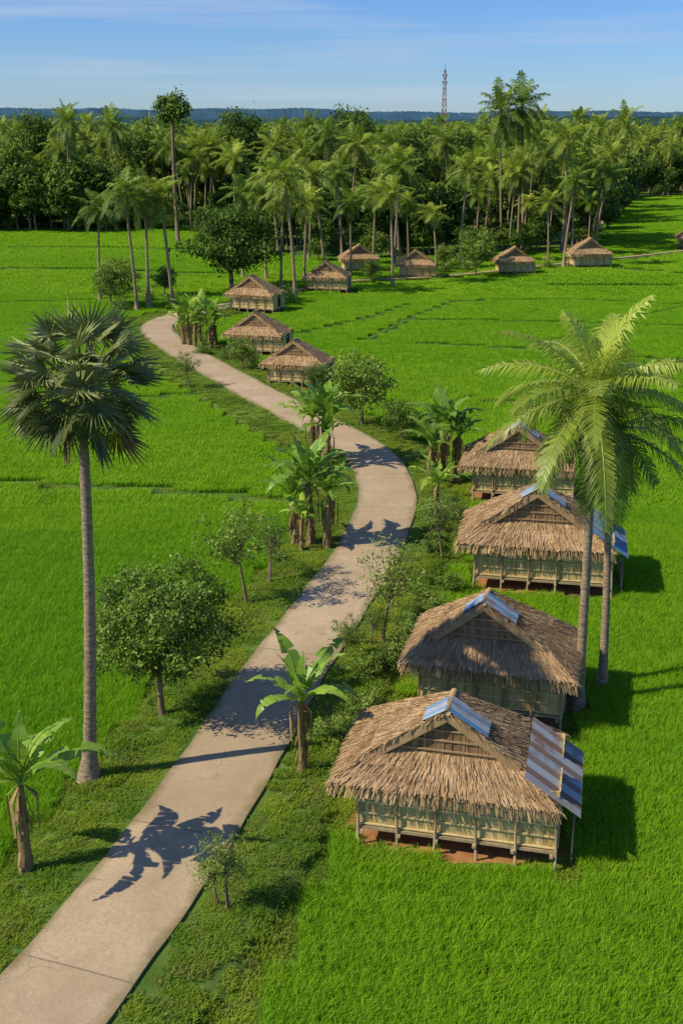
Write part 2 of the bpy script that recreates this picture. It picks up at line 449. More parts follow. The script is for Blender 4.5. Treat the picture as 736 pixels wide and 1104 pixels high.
for i in range(1, len(cl)):
    seg = (cl[i] - rs[-1]).length
    while seg > 0.6:
        rs.append(rs[-1] + (cl[i] - rs[-1]).normalized() * 0.6); seg = (cl[i] - rs[-1]).length
for _ in range(8):
    rs = [rs[0]] + [(rs[i - 1] + rs[i] * 2 + rs[i + 1]) / 4 for i in range(1, len(rs) - 1)] + [rs[-1]]
CL = np.array([(p.x, p.y) for p in rs])
nrm = []
for i in range(len(rs)):
    d = (rs[min(i + 1, len(rs) - 1)] - rs[max(i - 1, 0)]).normalized(); nrm.append(Vector((d.y, -d.x)))
def wfac(p):   # the road narrows to a footpath once it is past the first huts
    return lerp(1, .25, min(1, max(0, (p.y - 112) / 10)))

def wob(i, s): return .18 * math.sin(i * .11 + s) + .12 * math.sin(i * .37 + s * 3) + .07 * math.sin(i * .9 + s)
HW = 1.45
def strip(name, prof):
    mb = MB(); k = len(prof); vs = []; fs = []
    for i, p in enumerate(rs):
        for j, (o, z) in enumerate(prof):
            oo = (o + wob(i, 1 + (o > 0) * 4) * (1 if abs(o) > 2 else 0)) * wfac(p)
            q = p + nrm[i] * oo; vs.append((q.x, q.y, z))
    for i in range(len(rs) - 1):
        for j in range(k - 1):
            a = i * k + j; fs.append((a, a + 1, a + k + 1, a + k))
    mb.add(vs, fs, 0, .5, True); return mb
M_verge, nt = new_mat('verge_turf')
nn = noise_pos(nt, .8, 5)
finish(nt, mixc(nt, ramp(nt, nn, .35, .65), (0.06, 0.13, 0.014), (0.13, 0.19, 0.03)), .95, bump=nn)
M_bund, nt = new_mat('bund_turf')
nn = noise_pos(nt, .8, 5)
finish(nt, mixc(nt, ramp(nt, nn, .35, .65), (0.04, 0.10, 0.010), (0.09, 0.17, 0.02)), .95, bump=nn)
mb = strip('v', [(-4.0, -.05), (-3.5, .2), (-1.4, .26), (0, .28), (1.4, .26), (3.1, .2), (3.5, -.05)])
obj('grass_verge', mb.mesh('grass_verge', [M_verge]))
mb = MB(); vs = []; fs = []; along = []; across = []
prof = [(-HW, .2), (-HW, .33), (-.7, .345), (0, .35), (.7, .345), (HW, .33), (HW, .2)]; kk = len(prof)
for i, p in enumerate(rs):
    for (o, z) in prof:
        q = p + nrm[i] * (o + (math.copysign(.025, o) * math.sin(i * .5 + o) + math.copysign(.02, o) * math.sin(i * 1.3) if abs(o) > 1 else 0)) * wfac(p); vs.append((q.x, q.y, z)); along.append(i * .6); across.append(abs(o) / HW)
for i in range(len(rs) - 1):
    for j in range(kk - 1):
        a = i * kk + j; fs.append((a, a + 1, a + kk + 1, a + kk))
mb.add(vs, fs)
me = mb.mesh('road', [])
a = me.attributes.new('along', 'FLOAT', 'POINT'); a.data.foreach_set('value', along)
a = me.attributes.new('across', 'FLOAT', 'POINT'); a.data.foreach_set('value', across)
M_road, nt = new_mat('road_concrete')
n1 = noise_pos(nt, .55, 6, None, .6); n2 = noise_pos(nt, 9, 5, None, .7); n3 = noise_pos(nt, 45, 3, None, .7); n4 = noise_pos(nt, 1.7, 6, None, .7)
c = mixc(nt, ramp(nt, n1, .3, .7), (0.45, 0.325, 0.195), (0.60, 0.46, 0.29))
al = math_(nt, 'ADD', attr(nt, 'along'), 1.0)
wn = N(nt, 'ShaderNodeTexWhiteNoise', noise_dimensions='1D'); nt.links.new(math_(nt, 'FLOOR', math_(nt, 'DIVIDE', al, 5.4), 0.0), wn.inputs['W'])
c = mixc(nt, wn.outputs['Value'], c, mixc(nt, 1.0, c, (.86, .85, .83), 'MULTIPLY'))
c = mixc(nt, ramp(nt, n4, .52, .75), c, (0.40, 0.29, 0.175))
c = mixc(nt, ramp(nt, n2, .45, .8), c, (0.36, 0.27, 0.17))
c = mixc(nt, ramp(nt, n3, .55, .8), c, (0.30, 0.24, 0.16))
ml = math_(nt, 'LESS_THAN', math_(nt, 'MODULO', al, 5.4), 0.05)
c = mixc(nt, math_(nt, 'MULTIPLY', ml, .6), c, (0.15, 0.11, 0.075))
# hairline cracks
vg = N(nt, 'ShaderNodeNewGeometry'); vo = N(nt, 'ShaderNodeTexVoronoi'); vo.feature = 'DISTANCE_TO_EDGE'; vo.inputs['Scale'].default_value = .35
wv = N(nt, 'ShaderNodeTexNoise'); wv.inputs['Scale'].default_value = 1.3; nt.links.new(vg.outputs['Position'], wv.inputs['Vector'])
vm = N(nt, 'ShaderNodeVectorMath', operation='ADD'); nt.links.new(vg.outputs['Position'], vm.inputs[0]); nt.links.new(wv.outputs['Color'], vm.inputs[1]); nt.links.new(vm.outputs[0], vo.inputs['Vector'])
crk = math_(nt, 'MULTIPLY', math_(nt, 'LESS_THAN', vo.outputs['Distance'], .006), math_(nt, 'MULTIPLY', ramp(nt, n1, .45, .6), .5))
c = mixc(nt, crk, c, (0.16, 0.12, 0.08))
ed = math_(nt, 'ADD', attr(nt, 'across'), math_(nt, 'MULTIPLY', noise_pos(nt, 1.6, 5), .5))
c = mixc(nt, ramp(nt, ed, 1.06, 1.3), c, (0.22, 0.18, 0.08))
finish(nt, c, .9, 0, .2, bump=n2, bstr=.25)
me.materials.clear(); me.materials.append(M_road)
obj('road', me)

# ---------------------------------------------------------------- ground sheet
M_ground, nt = new_mat('paddy_ground')
nn = noise_pos(nt, .05, 4); n2 = noise_pos(nt, 3, 4)
c = mixc(nt, ramp(nt, nn, .35, .65), (0.07, 0.16, 0.012), (0.11, 0.21, 0.016))
c = mixc(nt, ramp(nt, n2, .4, .8), c, (0.045, 0.08, 0.015))
finish(nt, c, .95, bump=n2)
me = bpy.data.meshes.new('ground')
S_ = 9000
me.from_pydata([(-S_, -S_, 0), (S_, -S_, 0), (S_, S_, 0), (-S_, S_, 0)], [], [(0, 1, 2, 3)]); me.materials.append(M_ground)
obj('ground', me)

# ---------------------------------------------------------------- bunds
bund_px = [[(-150, 520), (0, 524), (150, 530), (330, 545)], [(-100, 400), (60, 396), (150, 390)], [(-100, 330), (60, 326), (150, 322)], [(-200, 292), (0, 290), (220, 296)], [(-200, 268), (0, 267), (230, 270)],
           [(450, 372), (600, 380), (736, 392), (900, 405)], [(395, 368), (440, 346), (490, 326)], [(430, 346), (600, 349), (736, 353), (900, 358)],
           [(490, 326), (620, 325), (736, 330), (900, 334)], [(600, 309), (736, 310), (900, 312)], [(640, 258), (736, 264), (900, 270)], [(650, 236), (736, 239), (900, 243)],
           [(500, 432), (560, 436), (736, 446), (900, 456)], [(320, 362), (400, 343), (440, 330)], [(640, 288), (736, 296), (900, 303)],
           [(670, 228), (736, 226), (900, 225)], [(660, 247), (736, 250), (900, 254)], [(560, 380), (660, 350), (736, 332)], [(-100, 460), (60, 440), (230, 425)]]
bund_pts = []; mb = MB()
for line in bund_px:
    P = catmull([Vector(G(u, v)) for u, v in line], 24); vs = []; fs = []
    for i, p in enumerate(P):
        d = (P[min(i + 1, len(P) - 1)] - P[max(i - 1, 0)]).normalized(); nn = Vector((d.y, -d.x))
        for o, z in ((-.34, -.03), (-.18, .14), (.18, .14), (.34, -.03)):
            q = p + nn * (o + .06 * math.sin(i * 1.7 + o)); vs.append((q.x, q.y, z + .03 * math.sin(i * 2.1)))
        if i < len(P) - 1:
            for j in range(3): a = i * 4 + j; fs.append((a, a + 1, a + 5, a + 4))
            L_ = (P[i + 1] - p).length; m_ = int(L_ / .4) + 1
            for s in range(m_): q = p.lerp(P[i + 1], s / m_); bund_pts.append((q.x, q.y))
    mb.add(vs, fs, 0, .5, True)
obj('paddy_bund', mb.mesh('paddy_bund', [M_bund]))
BP = np.array(bund_pts)

# ---------------------------------------------------------------- huts
hut_info = []
def bil(a, b, c, d, u, s): return a.lerp(b, u).lerp(d.lerp(c, u), s)

def slab(mb, a, b, c, d, th, tint=.2):
    n = (b - a).cross(d - a).normalized()
    if n.z < 0: n = -n
    vs = [a, b, c, d] + [p - n * th for p in (a, b, c, d)]
    mb.add(vs, [(0, 1, 2, 3), (7, 6, 5, 4), (0, 4, 5, 1), (1, 5, 6, 2), (2, 6, 7, 3), (3, 7, 4, 0)], 0, tint); return n

def thatch(mb, a, b, c, d, r, dens, hang=True, th=.24):
    n = slab(mb, a, b, c, d, th, .35)
    sl = ((a + b) / 2 - (c + d) / 2).length; rows = max(2, int(sl / (.2 / dens ** .5)))
    for k in range(rows + 1):
        s = k / rows; A = bil(a, b, c, d, 0, s); B = bil(a, b, c, d, 1, s); wd = (B - A).length
        if k == 0 and not hang: continue
        cnt = int(wd / .021 * dens) + 1; rowt = r.uniform(-.1, .1)
        if k == 0: cnt = int(cnt * 2.4)
        for j in range(cnt):
            u = r.random(); ss = s + r.gauss(0, .22) / rows
            ss = max(0, min(1, ss)); p = bil(a, b, c, d, u, ss)
            dn = (bil(a, b, c, d, u, 0) - bil(a, b, c, d, u, 1)).normalized()
            side = dn.cross(n).normalized(); dn = (dn + side * r.gauss(0, .08)).normalized()
            ln = r.uniform(.2, .46); w = r.uniform(.007, .014) / dens ** .8
            l0 = r.uniform(.0, .015); l1 = r.uniform(.02, .08)
            p0 = p + n * l0
            if k == 0:
                p0 = p + n * r.uniform(-th * .95, .03); ln = r.uniform(.1, .4)
                q = p0 + (dn * .5 + Vector((0, 0, -.75))).normalized() * ln
            else:
                lim = (bil(a, b, c, d, u, 0) - p).length + .1
                q = p + dn * min(ln, lim) + n * l1
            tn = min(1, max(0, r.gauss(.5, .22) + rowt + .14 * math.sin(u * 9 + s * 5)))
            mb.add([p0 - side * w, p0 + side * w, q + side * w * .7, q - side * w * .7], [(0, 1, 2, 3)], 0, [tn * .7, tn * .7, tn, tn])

def corrug(mb, a, b, c, d, lift, tintf):
    n = (b - a).cross(d - a).normalized()
    if n.z < 0: n = -n
    wd = (b - a).length; nc = int(wd / .03); vs = []; fs = []; ts = []
    for i in range(nc + 1):
        u = i / nc; h = lift + .022 * math.sin(i * .03 / .13 * 2 * math.pi)
        p = a.lerp(b, u) + n * h; q = d.lerp(c, u) + n * h; vs += [p, q]; tt = tintf(u); ts += [tt, tt]
    for i in range(nc): fs.append((2 * i, 2 * i + 2, 2 * i + 3, 2 * i + 1))
    mb.add(vs, fs, 0, ts)

hut_cache = {}
def hut_meshes(key, dens, seed, metal, awn, xl=-3.3, xr=2.6, bw=2.6, dep=2.9, zE=2.05, zR=4.15, rx=-.35):
    if key in hut_cache: return hut_cache[key]
    r = random.Random(seed); V = Vector; out = {}
    yF, yB = -.45, dep + .5; zG = 2.8; yG = .42; rf, rb = .2, 1.45
    kx = (zR - zG) / (zR - zE); gl = rx + (xl - rx) * kx; gr = rx + (xr - rx) * kx
    mb = MB()
    ffL, ffR = V((xl, yF, zE)), V((xr, yF, zE)); bbL, bbR = V((xl, yB, zE)), V((xr, yB, zE))
    GL, GR = V((gl, yG, zG)), V((gr, yG, zG)); kb = (zR - zG) / (zR - zE); yBG = rb + (yB - rb) * kb
    BL, BR = V((gl, yBG, zG)), V((gr, yBG, zG)); RF, RB = V((rx, rf, zR)), V((rx, rb, zR - .08))
    GLo, GRo = GL + V((-.05, -.2, -.03)), GR + V((.05, -.2, -.03))
    thatch(mb, bbL, ffL, GL, BL, r, dens); thatch(mb, BL, GLo, RF, RB, r, dens, True)
    thatch(mb, ffR, bbR, BR, GR, r, dens); thatch(mb, GRo, BR, RB, RF, r, dens, True)
    thatch(mb, ffL, ffR, GR, GL, r, dens)
    thatch(mb, bbR, bbL, BL, BR, r, dens); thatch(mb, BR, BL, RB + V((-.02, 0, 0)), RB + V((.02, 0, 0)), r, dens)
    tube(mb, [RF + V((0, -.05, .0)), RF.lerp(RB, .5) + V((0, 0, .0)), RB + V((0, .05, .0))], [.09, .1, .09], 7, 0, .4)
    for A, B in ((RB, BR), (BR, bbR), (RB, BL), (BL, bbL), (GL, ffL), (GR, ffR), (RF, GLo), (RF, GRo)):
        L_ = (A - B).length; dd = (B - A).normalized()
        for j in range(int(L_ / .014 * dens)):
            p = A.lerp(B, r.random()) + V((0, 0, .04)); s = V((r.uniform(-1, 1), r.uniform(-1, 1), 0)).normalized() * .012
            q = p + (dd + V((r.uniform(-.5, .5), r.uniform(-.5, .5), -.1))).normalized() * r.uniform(.1, .32)
            mb.add([p - s, p + s, q + s, q - s], [(0, 1, 2, 3)], 0, r.uniform(.1, .9))
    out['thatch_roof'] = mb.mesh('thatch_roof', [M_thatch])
    mb = MB(); x = gl + .08
    while x < gr - .05:
        hgt = (zR - zG) * (1 - abs((x - rx) / ((gl if x < rx else gr) - rx))) - .1
        if hgt > .06: box(mb, (x, yG - .03 + r.uniform(-.015, .015), zG - .05 + hgt / 2), (.062, .03, hgt), 0, r.uniform(.1, .9))
        x += .068
    for k_ in (0.08, 0.3, .52):
        zz = zG + (zR - zG) * k_; w = (1 - k_) * (gr - gl) * .92
        box(mb, (lerp((gl + gr) / 2, rx, k_), yG - .07, zz), (w, .03, .045), 0, 1)
    out['gable_wall'] = mb.mesh('gable_wall', [M_gable])
    mb = MB(); zf = .62; zt = zE + .3; sw = .085 if dens > .6 else .17
    def wall(p0, p1, door=None):
        L_ = (p1 - p0).length; k_ = int(L_ / sw); dd = (p1 - p0).normalized(); an = math.atan2(dd.y, dd.x)
        for i in range(k_):
            t = (i + .5) / k_
            if door and door[0] < t < door[1]: continue
            q = p0.lerp(p1, t); top = zt - r.uniform(0, .02)
            box(mb, (q.x, q.y, (zf + top) / 2), (sw * .96, .03 + r.uniform(0, .012), top - zf), 0, min(1, max(0, r.gauss(.45, .25))), an)
        nx = V((dd.y, -dd.x, 0))
        for zz in (zf + .04, 1.0, 1.35, zE - .2):
            q = (p0 + p1) / 2 + nx * .05
            if door and zz != zf + .04: continue
            box(mb, (q.x, q.y, zz), (L_, .035, .045), 0, .95, an)
    wall(V((-bw, 0, 0)), V((bw, 0, 0))); wall(V((bw, 0.03, 0)), V((bw, dep, 0)), (.4, .68)); wall(V((bw, dep, 0)), V((-bw, dep, 0))); wall(V((-bw, dep, 0)), V((-bw, 0.03, 0)))
    out['bamboo_wall'] = mb.mesh('bamboo_wall', [M_bamboo])
    mb = MB()
    box(mb, (0, dep / 2, .55), (bw * 2 + .1, dep + .2, .08), 0, .3)
    for i in range(6): box(mb, (-bw + .1 + (2 * bw - .2) * i / 5, dep / 2, .47), (.09, dep + .4, .08), 0, .6)
    out['floor_deck'] = mb.mesh('floor_deck', [M_post])
    mb = MB()
    for i in range(6):
        for yy in (-.12, dep * .5, dep + .1):
            x = -bw + 2 * bw * i / 5; top = zE + .1 if yy != dep * .5 else .45
            tube(mb, [(x + r.uniform(-.07, .07), yy, -.1), (x, yy, 1), (x, yy, top)] if top > 1 else [(x, yy, -.1), (x, yy, top)], [.045, .04, .035] if top > 1 else [.06, .06], 6, 0, r.random() * .6)
    out['stilt_posts'] = mb.mesh('stilt_posts', [M_post])
    if metal is not None:
        mb = MB()
        def tf_ridge(u):
            k_ = int(u * 3.99); return [1.0, .6, .9, .5][(k_ + seed) % 4] if metal != 'rust' else [1.0, .55, .9, .6][k_]
        def tf_awn(u):
            k_ = int(u * 9.99)
            return ([.35, .05, .5, .12, .6, .08, .45, .02, .5, .2][k_ % 10]) if metal == 'rust' else [1.0, .8, .95, .6][k_ % 4]
        def onR(y, x):
            k_ = (x - rx) / (xr - rx); return V((x, y, zR - (zR - zE) * k_))
        corrug(mb, onR(rf + .05, rx + 1.0), onR(rf + .9, rx + 1.0), onR(rf + .75, rx), onR(rf - .08, rx), .085, tf_ridge)
        zl = zR - .6 * (zR - zE) / (rx - xl)
        corrug(mb, V((rx - .6, rf + .7, zl)), V((rx - .6, rf + .02, zl)), V((rx, rf - .08, zR)), V((rx, rf + .7, zR)), .085, tf_ridge)
        if awn:
            corrug(mb, onR(yF + .25, xr + .5), onR(yB - .35, xr + .5), onR(yB - .5, xr - .95), onR(yF + .15, xr - .95), .1, tf_awn)
            for yy in (yF + .75, dep * .5, yB - .55): tube(mb, [(xr + .4, yy, -.05), (xr + .4, yy, onR(0, xr + .4).z + .05)], [.035, .03], 6, 0, .1)
        out['metal_roof_sheets'] = mb.mesh('metal_roof_sheets', [M_metal])
    mb = MB(); vs = [(0, dep / 2, .05)]; kx_ = 28
    for i in range(kx_):
        an = 6.283 * i / kx_; rr = 1 + .15 * math.sin(an * 3 + seed) + .08 * math.sin(an * 7)
        vs.append((math.cos(an) * (bw + .55) * rr, dep / 2 + math.sin(an) * (dep / 2 + .5) * rr, .012))
    mb.add(vs, [(0, i + 1, (i + 1) % kx_ + 1) for i in range(kx_)]); out['bare_earth'] = mb.mesh('bare_earth', [M_soil])
    hut_cache[key] = out; return out

def hut(u, v, rot, key, dens, seed, metal, awn, scl=1.0, **kw):
    x, y = G(u, v); ms = hut_meshes(key, dens, seed, metal, awn, **kw)
    e = bpy.data.objects.new('thatched_hut', None); scene.collection.objects.link(e)
    e.location = (x, y, 0); e.rotation_euler = (0, 0, math.radians(rot)); e.scale = (scl, scl, scl)
    for k_, m in ms.items(): obj(k_, m, e)
    hut_info.append((x, y, math.radians(rot), 3.1 * scl, 2.9 * scl)); return e

hut(490, 922, -13, 'h1', 1.0, 3, 'rust', True, .98)
hut(526, 779, -15, 'h2', 1.0, 5, 'blue', False, .97, bw=2.3, xl=-2.9, xr=2.7)
hut(583, 640, -11, 'h3', .8, 8, 'blue', True, 1.04)
hut(562, 543, -11, 'h4', .7, 12, 'rust', False, .95)
for (u, v, rt, s) in ((320, 418, -14, .82), (277, 384, -16, .86), (272, 338, -20, .9), (353, 316, -12, .85), (390, 294, 8, .85), (450, 301, -4, .85), (557, 297, 5, .85), (638, 290, 6, .95), (752, 270, 0, .9)):
    kk_ = 'far_a' if (u % 2) else 'far_b'
    hut(u, v, rt, kk_, .3, 21 if kk_ == 'far_a' else 22, None, False, s)

# ---------------------------------------------------------------- masks
fr = [(-500, 258), (-200, 254), (0, 250), (200, 251), (250, 272), (330, 283), (400, 286), (520, 280), (600, 275), (645, 268), (660, 240), (680, 217), (736, 212), (1000, 209), (1400, 209)]
fw = [G(u, v) for u, v in fr]; f_r = np.array([x / y for x, y in fw]); f_y = np.array([y for x, y in fw])
def forest_front(X, Y): return np.interp(X / Y, f_r, f_y)

def mindist(P, Q, chunk=3000):
    out = np.empty(len(P))
    for i in range(0, len(P), chunk):
        d = P[i:i + chunk, None, :] - Q[None]; out[i:i + chunk] = np.sqrt((d ** 2).sum(-1).min(1))
    return out

def hutmask(P, grow=0.3):
    ok = np.ones(len(P), bool)
    for x, y, a, hw, dp in hut_info:
        dx = P[:, 0] - x; dy = P[:, 1] - y; lx = dx * math.cos(a) + dy * math.sin(a); ly = -dx * math.sin(a) + dy * math.cos(a)
        ok &= ~((np.abs(lx) < hw * .85 + grow) & (ly > -grow - .1) & (ly < dp + .2 + grow))
    return ok

rng = np.random.default_rng(5)
def rice(y0, y1, step, xk, bg=.22):
    xs = np.arange(-xk * y1 - 8, xk * y1 + 8, step); ys = np.arange(y0, y1, step)
    X, Y = np.meshgrid(xs, ys); P = np.stack([X.ravel(), Y.ravel()], 1)
    P = P[np.abs(P[:, 0]) < P[:, 1] * xk + 6]
    P = P[P[:, 1] < forest_front(P[:, 0], P[:, 1]) + 6]
    dr = mindist(P, CL); db = mindist(P, BP)
    lim = np.where(P[:, 1] > 118, .7, 3.85)
    P = P[(dr > lim + step * .35) & (db > bg + step * .42) & hutmask(P, .1 + step * .3)]
    return P
def place_rice(name, P, meshes, zs=(.9, 1.1)):
    n = len(P); rot = np.zeros((n, 3)); rot[:, 2] = rng.integers(0, 4, n) * math.pi / 2
    sc = np.ones((n, 3))
    sc[:, 2] = rng.uniform(*zs, n) * (1 + .1 * np.sin(P[:, 0] * .9) * np.sin(P[:, 1] * .7))
    pts = np.zeros((n, 3)); pts[:, :2] = P
    return scatter(name, pts, rot, sc, rng.integers(0, len(meshes), n), meshes)
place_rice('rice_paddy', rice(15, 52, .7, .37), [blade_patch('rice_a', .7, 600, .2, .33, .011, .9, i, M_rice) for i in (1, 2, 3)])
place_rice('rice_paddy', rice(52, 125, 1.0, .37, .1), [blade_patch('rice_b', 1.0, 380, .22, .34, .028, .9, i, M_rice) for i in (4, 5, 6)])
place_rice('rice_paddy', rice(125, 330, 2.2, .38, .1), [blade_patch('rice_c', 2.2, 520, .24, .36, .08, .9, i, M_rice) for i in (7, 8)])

vp = []
rr_ = random.Random(3)
for i, p in enumerate(rs):
    if p.y > 150: break
    step = 2 if p.y < 70 else 1
    for o in np.arange(-4.3, 4.3, .32):
        if abs(o) < HW + .14: continue
        for q in range(step):
            oo = o + rr_.uniform(-.17, .17); s = rr_.uniform(-.3, .3)
            d = Vector((-nrm[i].y, nrm[i].x)); c_ = p + nrm[i] * oo * wfac(p) + d * s
            if oo > 0: x_ = (oo - wob(i, 5) - 3.1) / .4
            else: x_ = (-(oo - wob(i, 1)) - 3.5) / .5
            vp.append((c_.x, c_.y, lerp(.23, .0, min(1, max(0, x_)))))
for x, y, a, hw, dp in hut_info:
    for q in range(int(300 if y < 60 else 60)):
        an = rr_.uniform(0, 6.28); k_ = rr_.uniform(.95, 1.35)
        lx = math.cos(an) * hw * k_; ly = dp / 2 + math.sin(an) * (dp / 2 + .7) * k_
        vp.append((x + lx * math.cos(a) - ly * math.sin(a), y + lx * math.sin(a) + ly * math.cos(a), 0))
for (bx, by) in bund_pts:
    if by < 75: vp.append((bx + rr_.uniform(-.2, .2), by + rr_.uniform(-.3, .3), .08))
vp = np.array(vp); P2 = vp[:, :2]; dcl = mindist(P2, CL); vp = vp[((dcl > HW + .05) | ((P2[:, 1] > 118) & (dcl > .45))) & hutmask(P2, -.5)]
n = len(vp); rot = np.zeros((n, 3)); rot[:, 2] = rng.uniform(0, 6.28, n); sc = np.ones((n, 3)) * rng.uniform(.7, 1.25, (n, 1)); sc[:, 2] *= rng.uniform(.4, 1.1, n)
tall_m = (np.sin(vp[:, 0] * 1.1) * np.sin(vp[:, 1] * .83) > .45); sc[tall_m, 2] *= 1.7
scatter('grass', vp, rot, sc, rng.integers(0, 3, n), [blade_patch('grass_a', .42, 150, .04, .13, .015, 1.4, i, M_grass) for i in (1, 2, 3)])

# ---------------------------------------------------------------- named trees
def crown_at(u, v, uT, vT):
    x, y = G(u, v); xt, zt = top_of(y, uT, vT); return x, y, xt - x, zt

x, y, lx, zt = crown_at(97, 845, 87, 430)
obj('fan_palm_tree', fan_palm_mesh('fan_palm_tree', zt, (lx, 0), 4), loc=(x, y, .15))
x, y, lx, zt = crown_at(622, 762, 641, 428)
obj('coconut_palm_tree', coconut_mesh('coconut_palm_near', zt, (lx, 0), 30, 3.8, 58, .95, .052, 5, .17, .11, elo=-.85), loc=(x, y, 0))
x, y, lx, zt = crown_at(648, 740, 657, 468)
obj('coconut_palm_tree', coconut_mesh('coconut_palm_near_b', zt, (lx, .2), 18, 3.2, 48, .85, .05, 9, .15, .1, elo=-.85), loc=(x, y, 0))

ban = [banana_mesh('banana_a', 2.0, 12, 2.3, 2), banana_mesh('banana_b', 2.1, 14, 2.1, 7, 3), banana_mesh('banana_c', 2.2, 11, 2.3, 13)]
for (u, v, k_, s, rt, z) in ((30, 946, 0, 1.2, 1.4, .2), (326, 838, 2, 1.05, 1.2, .2), (335, 592, 1, 1.4, .3, .2), (350, 505, 1, 1.35, 2.2, .2), (338, 500, 0, 1.2, 4.2, .2), (476, 522, 1, 1.4, 1.1, .1), (470, 560, 0, .8, 1.1, .1),
                         (205, 376, 1, 1.25, 0, .1), (228, 378, 1, 1.25, 2, .1), (216, 372, 2, 1.2, 3, .1), (325, 598, 2, .7, 3, .2)):
    x, y = G(u, v); obj('banana_plant', ban[k_], loc=(x, y, z), rot=rt, scl=s)

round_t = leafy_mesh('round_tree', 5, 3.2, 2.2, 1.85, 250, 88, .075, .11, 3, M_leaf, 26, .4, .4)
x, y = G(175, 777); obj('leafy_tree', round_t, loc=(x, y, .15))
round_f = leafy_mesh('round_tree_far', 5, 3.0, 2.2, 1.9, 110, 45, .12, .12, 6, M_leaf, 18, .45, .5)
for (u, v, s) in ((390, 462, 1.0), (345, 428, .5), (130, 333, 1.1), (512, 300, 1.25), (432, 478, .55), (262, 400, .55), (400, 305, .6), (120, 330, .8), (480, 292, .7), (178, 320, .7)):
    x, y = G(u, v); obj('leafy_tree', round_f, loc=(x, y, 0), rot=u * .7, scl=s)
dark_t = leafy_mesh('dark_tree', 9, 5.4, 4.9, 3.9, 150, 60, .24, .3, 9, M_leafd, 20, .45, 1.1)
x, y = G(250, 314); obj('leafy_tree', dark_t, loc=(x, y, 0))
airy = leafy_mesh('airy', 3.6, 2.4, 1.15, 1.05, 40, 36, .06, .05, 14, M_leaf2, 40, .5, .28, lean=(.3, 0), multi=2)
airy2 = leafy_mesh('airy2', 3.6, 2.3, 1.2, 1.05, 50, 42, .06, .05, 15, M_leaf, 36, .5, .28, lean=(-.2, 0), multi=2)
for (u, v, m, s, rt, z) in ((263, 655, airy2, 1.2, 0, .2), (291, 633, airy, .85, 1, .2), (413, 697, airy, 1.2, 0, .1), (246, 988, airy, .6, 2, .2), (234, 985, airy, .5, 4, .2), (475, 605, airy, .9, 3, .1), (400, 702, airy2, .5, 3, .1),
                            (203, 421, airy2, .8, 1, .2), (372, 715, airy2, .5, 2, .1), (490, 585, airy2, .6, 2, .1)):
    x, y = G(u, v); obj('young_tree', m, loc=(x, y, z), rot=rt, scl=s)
shr = [leafy_mesh('shrub_a', 1, .5, .65, .5, 34, 38, .055, .025, 31, M_leaf2, 14, .6, .26, multi=2), leafy_mesh('shrub_b', 1, .55, .7, .5, 38, 40, .06, .025, 32, M_leaf, 14, .6, .26, multi=2)]
sl = [(378, 800, 1.0), (352, 800, .8), (392, 775, .9), (395, 735, .9), (412, 725, .8), (432, 712, .9), (376, 700, .8), (446, 690, .8), (470, 660, .8), (485, 640, .8), (462, 600, .8), (440, 470, 1.2),
                  (425, 462, 1.0), (480, 560, .9), (300, 610, .7), (246, 390, 1.2), (272, 395, 1.1), (345, 425, 1.2), (360, 432, 1.1), (186, 330, 1.4), (160, 326, 1.5), (130, 336, 1.4), (310, 870, .4),
                  (300, 330, 1.5), (312, 325, 1.5), (480, 295, 1.5), (500, 293, 1.5), (590, 290, 1.5), (370, 310, 1.4), (220, 385, 1.2), (450, 500, .8), (330, 530, .8)]
r5 = random.Random(55)
for i in range(26):   # wild growth between the road and the huts
    v = r5.uniform(560, 850); uu = np.interp(v, [560, 600, 650, 700, 750, 800, 870], [466, 460, 438, 412, 385, 360, 330]); sl.append((uu + r5.uniform(0, 35), v, r5.uniform(.25, .6)))
for i in range(24):   # low weeds along the far side of each verge
    k_ = r5.randrange(15, 150); sd_ = r5.choice((-1, 1)); q = rs[k_] + nrm[k_] * (3.3 if sd_ > 0 else -3.6)
    obj('shrub', shr[i % 2], loc=(q.x, q.y, .05), rot=i, scl=r5.uniform(.18, .4))
for (u, v, s) in sl:
    x, y = G(u, v); obj('shrub', shr[int(u) % 2], loc=(x, y, .05), rot=u, scl=s)

CP_ = dict(matleaf=M_coco_far, sides=6, nseg=6, nuts=False, elo=-.85)
cm = [coconut_mesh('coconut_mid_a', 12, (.6, .3), 22, 3.6, 20, 1.15, .13, 41, .2, .13, **CP_),
      coconut_mesh('coconut_mid_b', 12, (-.9, .2), 18, 3.5, 20, 1.15, .13, 42, .2, .13, **CP_),
      coconut_mesh('coconut_mid_c', 12, (.1, -.5), 24, 3.7, 20, 1.15, .13, 43, .2, .13, **CP_),
      coconut_mesh('coconut_mid_d', 12, (1.3, .6), 16, 3.4, 20, 1.2, .13, 44, .2, .13, **CP_)]
for i, (u, v, vt) in enumerate(((108, 324, 225), (148, 336, 208), (161, 333, 214), (186, 331, 212), (303, 314, 212), (318, 320, 190), (328, 305, 218), (350, 302, 190), (378, 297, 218), (423, 309, 210), (402, 290, 208), (470, 292, 230),
                                (440, 280, 218), (512, 274, 208), (557, 276, 180), (563, 270, 218), (590, 284, 218), (607, 288, 195), (616, 276, 208), (640, 272, 190), (633, 270, 218), (262, 300, 208), (287, 302, 212), (495, 283, 184), (425, 285, 180))):
    x, y = G(u, v); _, z = top_of(y, u, vt); s = z / 12
    obj('coconut_palm_tree', cm[i % 4], loc=(x, y, 0), rot=i * 1.3, scl=(lerp(s, 1, .4), lerp(s, 1, .4), s))

